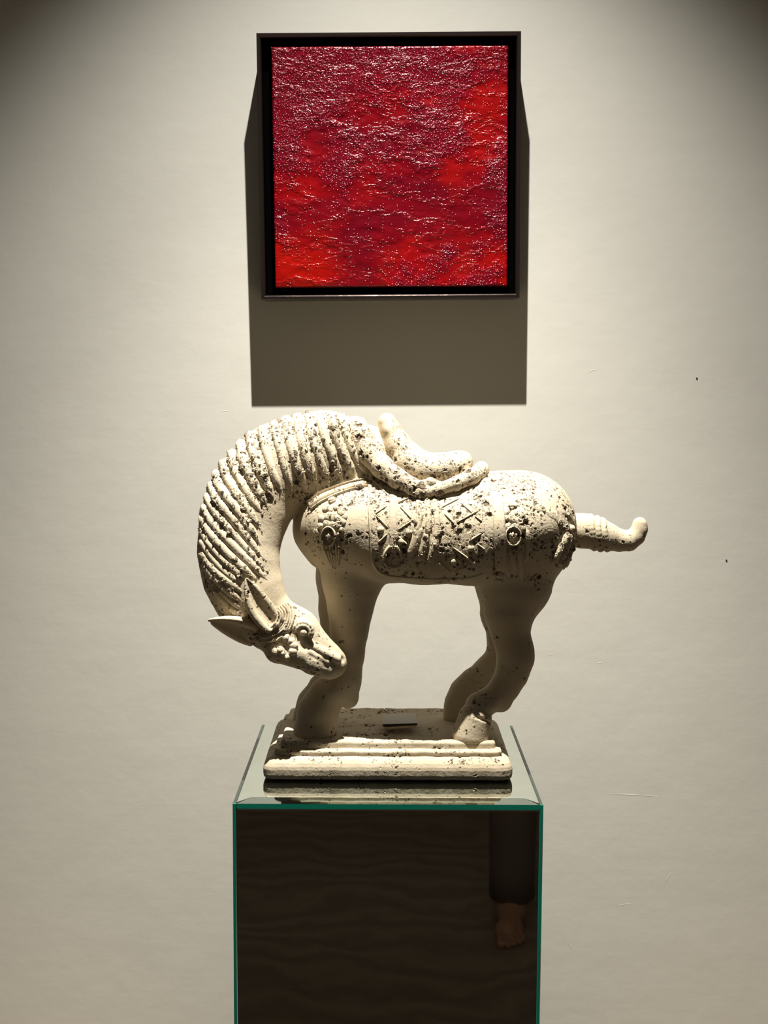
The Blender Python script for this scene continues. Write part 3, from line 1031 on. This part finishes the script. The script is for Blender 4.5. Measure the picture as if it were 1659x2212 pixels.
# ---- saddle and pad
S_ = Field(P(745, 1085, 0) * [1, 0, 1] + [0, YC - 0.125, 0], P(1065, 875, 0) * [1, 0, 1] + [0, YC + 0.125, 0], 0.0015)
PAD = [(770, 924, 22, 22), (780, 948, 46, 25), (799, 980, 68, 25), (827, 1010, 90, 23), (860, 1035, 108, 20), (893, 1051, 118, 16), (912, 1058, 122, 13)]
PAD2 = [(912, 1062, 122, 11), (945, 1058, 118, 12), (985, 1045, 108, 14), (1018, 1030, 88, 16), (1036, 1020, 56, 15), (1040, 1014, 20, 14)]
for ch, s0 in ((PAD, 1), (PAD2, 1)):
    chain(S_, ch, 1.0, 8)
    chain(S_, [(u + (0 if True else 0), v, -w, r) for u, v, w, r in ch], 1.0, 8)
chain(S_, [(770, 924, 22, 22), (766, 920, 0, 18), (770, 924, -22, 22)], 1, 8)
chain(S_, [(1040, 1014, 20, 14), (1040, 1012, 0, 13), (1040, 1014, -20, 14)], 1, 8)
# the pad's inner slope up to the pommel
chain(S_, [(790, 968, 0, 42), (815, 985, 0, 48), (850, 1014, 0, 44), (960, 1044, 0, 38), (1010, 1042, 0, 24)], 1.2, 12)
chain(S_, [(888, 1060, 124, 9), (905, 1066, 126, 10), (924, 1064, 126, 9)], 1, 5)
chain(S_, [(912, 1046, 118, 8), (930, 1042, 118, 9), (946, 1046, 116, 7)], 1, 5)
V, Q = S_.mesh()
u_, v_ = proj(V)
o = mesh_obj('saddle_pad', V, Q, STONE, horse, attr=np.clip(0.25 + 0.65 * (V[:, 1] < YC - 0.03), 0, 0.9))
pad_tree = BVHTree.FromPolygons([tuple(p) for p in V], [tuple(int(i) for i in q_) for q_ in Q])
S_ = Field(P(800, 1065, 0) * [1, 0, 1] + [0, YC - 0.125, 0], P(1035, 875, 0) * [1, 0, 1] + [0, YC + 0.125, 0], 0.0015)
# pommel arch
chain(S_, [(836, 911, 0, 18), (842, 930, 0, 21), (856, 958, 0, 27), (880, 990, 0, 32), (905, 1008, 0, 32)], 2.5, 12)
# seat and cantle
chain(S_, [(880, 996, 0, 26), (915, 1012, 0, 30), (955, 1012, 0, 30), (990, 1001, 0, 24), (999, 997, 0, 20)], 2.7, 14)
for s in (1, -1):   # flaps down the flanks
    chain(S_, [(850, 960, 30 * s, 24), (880, 1000, 66 * s, 26), (915, 1016, 84 * s, 24), (960, 1014, 80 * s, 24), (996, 1004, 60 * s, 18)], 1.0, 14)
# roll under the cantle
chain(S_, [(895, 1040, 84, 8), (930, 1032, 92, 9), (965, 1028, 92, 9), (1005, 1014, 72, 8)], 1.0, 5)
V, Q = S_.mesh()
u_, v_ = proj(V)
er = np.clip(0.72 - 0.55 * np.clip((940 - v_) / 40, 0, 1) - 0.45 * np.clip(((u_ - 820) < 25) * 1.0, 0, 1), 0.12, 0.8)
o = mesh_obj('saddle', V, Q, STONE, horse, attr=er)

# ---- harness
relief('breast_strap', [(668, 1094), (690, 1078), (720, 1063), (755, 1051), (796, 1042)], 9, 9, 22, 1, 0.65)
relief('strap_edge', [(672, 1103), (694, 1087), (724, 1072), (758, 1060), (796, 1050)], 3, 8, 22, 0, 0.5)
relief('strap_edge', [(664, 1088), (686, 1070), (718, 1054), (752, 1042), (790, 1034)], 3, 8, 22, 0, 0.5)
relief('crupper_strap', [(1128, 1082), (1160, 1092), (1190, 1108), (1214, 1128), (1232, 1148)], 13, 4, 20, 0, 0.95)
relief('crupper_strap', [(1224, 1108), (1236, 1128), (1242, 1150), (1242, 1172)], 6, 7, 14, 1, 0.6)


def ornament(cu, cv, ru, rv, strands, bumps):
    """pendant harness ornament: ringed boss, knotted cap above, fringe below"""
    ring_px = [(cu + ru * math.cos(t), cv + rv * math.sin(t)) for t in np.linspace(0, 2 * math.pi, 19)]
    ring = relief('harness_ornament', ring_px, 3.6, 9, 40, 0, 0.3)
    stud('boss', cu, cv, min(ru, rv) * 0.62, 5, 0.7, parent=ring)
    for (u, v, r) in bumps:
        r = r + random.uniform(-2.2, 1.2)
        stud('knot', u + random.uniform(-4, 4), v + random.uniform(-4, 4), r * random.uniform(0.9, 1.35), r * 0.5, 0.85, parent=ring)
    for px, w_ in strands: relief('tassel_strand', px, w_, 6, 14, 0, 0.3, (0.5, 0.5), parent=ring)


# shoulder ornament
bm_ = [(720, 1080, 10)] + [(706 + 9 * i, 1102 + 3 * math.sin(i * 2), 7.5) for i in range(5)] + [(698 + 9 * i, 1118 + 3 * math.cos(i * 2), 7.5) for i in range(6)] + \
      [(694 + 9 * i, 1132 + 2 * math.sin(i), 7) for i in range(6)] + [(734 + 3 * (i % 2), 1142 + 8 * i, 6) for i in range(4)] + [(682 + 4 * i, 1148 + 3 * i, 6) for i in range(3)]
ornament(711, 1158, 14, 20, [([(698 + 7 * i, 1176 - 2 * i), (706 + 5.5 * i, 1196), (714 + 3.5 * i, 1214), (722 + 2.0 * i, 1230 - 2 * abs(i - 2))], 4.2) for i in range(6)], bm_)
# haunch ornament
bm_ = [(1110, 1094, 10)] + [(1096 + 9 * i, 1110 + 2 * math.sin(i * 2), 7.5) for i in range(5)] + [(1088 + 9 * i, 1124 + 2 * math.cos(i * 2), 8) for i in range(6)] + [(1084 + 9.5 * i, 1138, 6.5) for i in range(6)]
ornament(1108, 1157, 16, 19, [([(1086, 1148), (1088, 1180), (1094, 1215), (1102, 1250)], 6), ([(1138, 1140), (1140, 1165), (1138, 1195), (1134, 1215)], 6),
                              ([(1100, 1184), (1106, 1200), (1110, 1215), (1114, 1232)], 7), ([(1122, 1186), (1124, 1206), (1128, 1232), (1128, 1255)], 8)], bm_)
# rump pendant
for px, w_ in (([(1226, 1146), (1217, 1168), (1204, 1192), (1190, 1222)], 11), ([(1230, 1150), (1224, 1172), (1214, 1198), (1203, 1226)], 13), ([(1233, 1156), (1231, 1178), (1224, 1204), (1215, 1228)], 12)):
    relief('tassel_strand', px, w_, 12, 18, 0, 0.85, (0.5, 0.5))
stud('ornament_knot', 1230, 1142, 9, 9, 0.6)
for px in ([(1066, 1232), (1072, 1226), (1082, 1226), (1088, 1228)], [(1064, 1244), (1072, 1240), (1082, 1242), (1088, 1246)], [(1065, 1256), (1073, 1253), (1082, 1255), (1088, 1257)]):
    relief('ribbon', px, 8, 6, 12, 0, 0.7, (0.5, 0.5))

# ---- tail, docked and bound
T_ = Field(P(1215, 1215, 0) * [1, 0, 1] + [0, YC - 0.05, 0], P(1412, 1095, 0) * [1, 0, 1] + [0, YC + 0.05, 0], 0.0014)
chain(T_, [(1225, 1144, 0, 36), (1260, 1147, 0, 36), (1290, 1153, 0, 34), (1312, 1160, 0, 29), (1337, 1167, 0, 23), (1358, 1168, 0, 21), (1374, 1158, 0, 18), (1381, 1144, 0, 16), (1382, 1133, 0, 15)], 0.9, 6)
for u0, u1, r in ((1276, 1284, 36), (1290, 1297, 35.5), (1302, 1311, 33)):
    for t in np.linspace(0, 2 * math.pi, 25)[:-1]:
        c_ = 1153 + (u0 - 1290) * 0.2
        a_ = P(u0 + (u1 - u0) * (0.5 + 0.5 * math.cos(t)), c_ + (r - 2) * math.cos(t), (r - 2) * 0.9 * math.sin(t))
        t2 = t + 2 * math.pi / 24
        b_ = P(u0 + (u1 - u0) * (0.5 + 0.5 * math.cos(t2)), c_ + (r - 2) * math.cos(t2), (r - 2) * 0.9 * math.sin(t2))
        T_.seg(a_, b_, RP(5.5), RP(5.5), 1, 2.5 * MPX)
V, Q = T_.mesh()
o = mesh_obj('tail', V, Q, STONE, horse, attr=np.full(len(V), 0.24))

# ---- moulded base
def base_mesh():
    bx0, bx1, by0, by1 = -0.1842, 0.1995, -0.591, -0.326
    # (inset, height)
    prof = [(0.016, 0.0024), (0.0060, 0.0026), (0.0022, 0.0040), (0.0006, 0.0065), (0.0, 0.0100), (0.0, 0.0180), (0.0010, 0.0225), (0.0035, 0.0275), (0.0075, 0.0318), (0.0120, 0.0342),
            (0.0150, 0.0350), (0.0158, 0.0352), (0.0172, 0.0352), (0.0172, 0.0362), (0.0160, 0.0385), (0.0160, 0.0420), (0.0172, 0.0438), (0.0230, 0.0448), (0.0248, 0.0450), (0.0252, 0.0462), (0.0256, 0.0528), (0.0264, 0.0548), (0.0284, 0.0560)]
    prof = np.array(prof)
    sl_ = np.concatenate([[0], np.cumsum(np.linalg.norm(np.diff(prof, axis=0), axis=1))])
    tt = np.sort(np.concatenate([np.linspace(0, sl_[-1], 52), sl_]))
    prof2 = np.stack([np.interp(tt, sl_, prof[:, 0]), np.interp(tt, sl_, prof[:, 1])], -1)
    V, Fc = [], []
    ns = 220
    def loop(i, z):
        x0, x1, y0, y1 = bx0 + i, bx1 - i, by0 + i, by1 - i
        rc = max(0.004, 0.016 - i * 0.35)
        pts = []
        corners = [(x1 - rc, y0 + rc, -math.pi / 2), (x1 - rc, y1 - rc, 0), (x0 + rc, y1 - rc, math.pi / 2), (x0 + rc, y0 + rc, math.pi)]
        for c in range(4):
            cx, cy, a0 = corners[c]
            for k in range(7):
                a = a0 + math.pi / 2 * k / 6
                pts.append((cx + rc * math.cos(a), cy + rc * math.sin(a)))
            nx_, ny_, na = corners[(c + 1) % 4]
            e0 = pts[-1]; e1 = (nx_ + rc * math.cos(na), ny_ + rc * math.sin(na))
            m_ = {0: 110, 1: 200, 2: 110, 3: 220}[c]
            for k in range(1, m_): pts.append((e0[0] + (e1[0] - e0[0]) * k / m_, e0[1] + (e1[1] - e0[1]) * k / m_))
        return [(x, y, PZ + z) for x, y in pts]
    for i, z in prof2: V.append(loop(i, z))
    n = len(V[0]); m = len(V)
    VV = np.array(V).reshape(-1, 3)
    # worn, wavering edges
    ph = VV[:, 0] * 61 + VV[:, 1] * 47
    VV[:, 2] += 0.00025 * np.sin(ph) * (VV[:, 2] > PZ + 0.03) + 0.0003 * np.sin(ph * 2.7 + 1)
    for a in range(m - 1):
        for b_ in range(n):
            c = (b_ + 1) % n
            Fc.append((a * n + b_, a * n + c, (a + 1) * n + c, (a + 1) * n + b_))
    Fc = [tuple(f) for f in Fc]
    # top sheet as concentric loops
    rings = 40
    last = VV[(m - 1) * n:]
    cx, cy = last[:, 0].mean(), last[:, 1].mean()
    allv = [VV]
    start = (m - 1) * n
    for r in range(1, rings + 1):
        t = 1 - r / (rings + 0.6)
        L_ = last.copy()
        L_[:, 0] = cx + (last[:, 0] - cx) * (1 - (1 - t) * 0.55)
        L_[:, 1] = cy + (last[:, 1] - cy) * t
        L_[:, 2] = BASE_TOP
        allv.append(L_)
        s1 = m * n + (r - 1) * n
        for b_ in range(n):
            c = (b_ + 1) % n
            Fc.append((start + b_, start + c, s1 + c, s1 + b_))
        start = s1
    Fc.append(tuple(start + b_ for b_ in range(n)))
    Fc.append(tuple(range(n - 1, -1, -1)))
    return np.vstack(allv), Fc


V, Fc = base_mesh()
er = np.where(V[:, 2] > PZ + 0.054, 0.42, np.where(V[:, 2] > PZ + 0.027, 0.40, 0.20))
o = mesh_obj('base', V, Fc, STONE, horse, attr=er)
# felt pads lift the base off the glass
for x in (-0.15, 0.165):
    for y in (-0.555, -0.36):
        V, Fc = lathe([(0.0, 0.0), (0.010, 0.0), (0.010, 0.0032), (0.0, 0.0032)], 16)
        mesh_obj('felt_pad', V + np.array([x, y, PZ]), Fc, TAGDARK, horse)

# ------------------------------------------------------------------ small broken label card on the base
bz = BASE_TOP
c00, c10 = at(826, 1565, Y=-0.512), at(901, 1561, Y=-0.512)
tg = empty('label_card', ((c00[0] + c10[0]) / 2, -0.490, bz), 'small blank grey card tipped up on torn pale backing, on the statue base', 'card')
x0, x1 = c00[0], c10[0]
zf = (c00[2] + c10[2]) / 2
y0, y1 = -0.512, -0.452
zb = at(860, 1541, Y=-0.452)[2]


def slab(name, x0, x1, y0, y1, zf, zb, th, mat, dz=0.0, wav=0.0):
    n = 12
    V, Fc = [], []
    for i in range(n + 1):
        t = i / n
        x = x0 + (x1 - x0) * t
        w_ = wav * math.sin(i * 2.1) * 0.5
        for (y, z) in ((y0 + w_, zf), (y1, zb), (y1, zb - th), (y0 + w_ * 1.5, zf - th - abs(w_))):
            V.append((x, y, z + dz * (t - 0.5)))
    for i in range(n):
        for k in range(4):
            Fc.append((i * 4 + k, i * 4 + (k + 1) % 4, (i + 1) * 4 + (k + 1) % 4, (i + 1) * 4 + k))
    Fc += [(3, 2, 1, 0), (n * 4, n * 4 + 1, n * 4 + 2, n * 4 + 3)]
    return mesh_obj(name, V, Fc, mat, tg, smooth=False)


slab('card_face', x0, x1, y0, y1, zf, zb, 0.0006, TAGTOP, 0.002)
slab('card_core', x0 + 0.0004, x1 + 0.0002, y0 - 0.0005, y1, zf - 0.0007, zb - 0.0006, 0.0030, TAGDARK, 0.002)
slab('torn_backing', x0 + 0.003, x1 - 0.0006, y0 - 0.0015, y1 - 0.004, zf - 0.0040, zb - 0.0038, 0.0028, TAGPALE, 0.0035, 0.001)
px_ = x1 - 0.011
mesh_obj('pin', box_verts(px_ - 0.0004, px_ + 0.0004, y0 + 0.0008, y0 + 0.0016, bz, zf - 0.0055), BOXF, STEEL, tg, smooth=False)

# ------------------------------------------------------------------ nails left in the wall
for i, (u, v, lab) in enumerate(((1505, 817, 'tiny dark nail in the wall beside the painting'), (1569, 1210, 'tiny dark nail in the wall beyond the horse tail'))):
    p_ = at(u, v, Y=0.0)
    nl = empty('wall_nail', (p_[0], 0.0, p_[2]), lab, 'nail')
    for nm, prof in (('head', [(0.0, 0.0016), (0.0015, 0.0014), (0.0017, 0.0006), (0.0007, 0.0002)]), ('shank', [(0.0007, 0.0004), (0.0007, -0.006), (0.0, -0.004)])):
        V, Fc = lathe(prof, 10)
        V = np.stack([V[:, 0] + p_[0], -V[:, 2], V[:, 1] + p_[2]], -1)
        mesh_obj(nm, V, Fc, LAMPBLK, nl)

# ------------------------------------------------------------------ the bystander's leg, seen only as a dim reflection in the front pane
SKIN = simple('bare_skin', (0.40, 0.21, 0.13), 0.6)
TROUSER = simple('dark_trouser_cloth', (0.14, 0.105, 0.09), 0.9)
vp = at(1108, 2052, Z=0.0)                      # the mirror image's place on the floor
FX, FY = vp[0] - 0.01, 2 * (YF + 0.0006) - vp[1]
pr = empty('person', (FX + 0.02, FY - 0.16, 0.0), 'barefoot person in dark trousers, dimly mirrored in the plinth front', 'person')
G = Field((FX - 0.09, FY - 0.32, -0.004), (FX + 0.14, FY + 0.04, 0.30), 0.0025)
g = lambda x, y, z: np.array([FX + x, FY + y, z])
G.seg(g(0.030, -0.225, 0.036), g(0.020, -0.16, 0.045), 0.033, 0.036, 1, 0.02)
G.seg(g(0.020, -0.16, 0.045), g(0.002, -0.07, 0.027), 0.036, 0.025, 1, 0.02)
G.seg(g(-0.012, -0.075, 0.022), g(0.030, -0.095, 0.020), 0.021, 0.018, 1, 0.02)
G.seg(g(0.026, -0.19, 0.06), g(0.026, -0.20, 0.13), 0.036, 0.034, 1.1, 0.03)
G.seg(g(0.026, -0.20, 0.13), g(0.026, -0.20, 0.30), 0.034, 0.046, 1.1, 0.03)
for i, (x, y, r) in enumerate(((-0.022, 0.000, 0.0125), (-0.001, 0.000, 0.0090), (0.015, -0.010, 0.0085), (0.030, -0.022, 0.0080), (0.043, -0.038, 0.0075))):
    bx = -0.018 + 0.0125 * i
    G.seg(g(bx, -0.070 - 0.006 * i, 0.018), g((bx + x) / 2, (y - 0.070) / 2 - 0.004 * i, 0.019), r * 1.05, r * 0.95, 1, 0.006)
    G.seg(g((bx + x) / 2, (y - 0.070) / 2 - 0.004 * i, 0.019), g(x, y - 0.010, r + 0.001), r * 0.95, r * 1.02, 1, 0.004)
sl, X, Y, Z = G.box(G.lo, np.array([G.lo[0] + G.h * G.n[0], G.lo[1] + G.h * G.n[1], 0.012]))
G.f[sl] = np.maximum(G.f[sl], (0.0 - Z) + 0 * X + 0 * Y)
V, Q = G.mesh()
mesh_obj('body', V, Q, SKIN, pr)
V, Fc = lathe([(0.060, 0.075), (0.066, 0.072), (0.066, 0.16), (0.068, 0.28), (0.074, 0.42), (0.080, 0.52), (0.0, 0.54)], 28)
mesh_obj('trouser_leg', V * [1, 1.12, 1] + np.array([FX + 0.026, FY - 0.205, 0.0]), Fc, TROUSER, pr)

# ------------------------------------------------------------------ scratches in the wall paint
wall = bpy.data.objects['wall_back']
for (u0, v0), (u1, v1) in (((1268, 806), (1290, 798)), ((1310, 1715), (1430, 1722)), ((1335, 1957), (1364, 1953)), ((1438, 1905), (1450, 1885)),
                           ((1225, 2034), (1234, 2052)), ((478, 888), (496, 890)), ((1186, 1414), (1191, 1417)), ((1290, 1433), (1302, 1434))):
    a, b_ = at(u0, v0, Y=0.0), at(u1, v1, Y=0.0)
    n = 9
    pts = [a + (b_ - a) * t + np.array([0, 0, 0.0012 * math.sin(3 * t)]) for t in np.linspace(0, 1, n)]
    w_ = 0.0007 * np.sin(np.linspace(0.25, math.pi - 0.25, n))
    V, Fc = tube(pts, [(0, -1, 0)] * n, w_, w_ * 0.45, 0.0, 8)
    mesh_obj('scratch', V, Fc, WALL, wall)
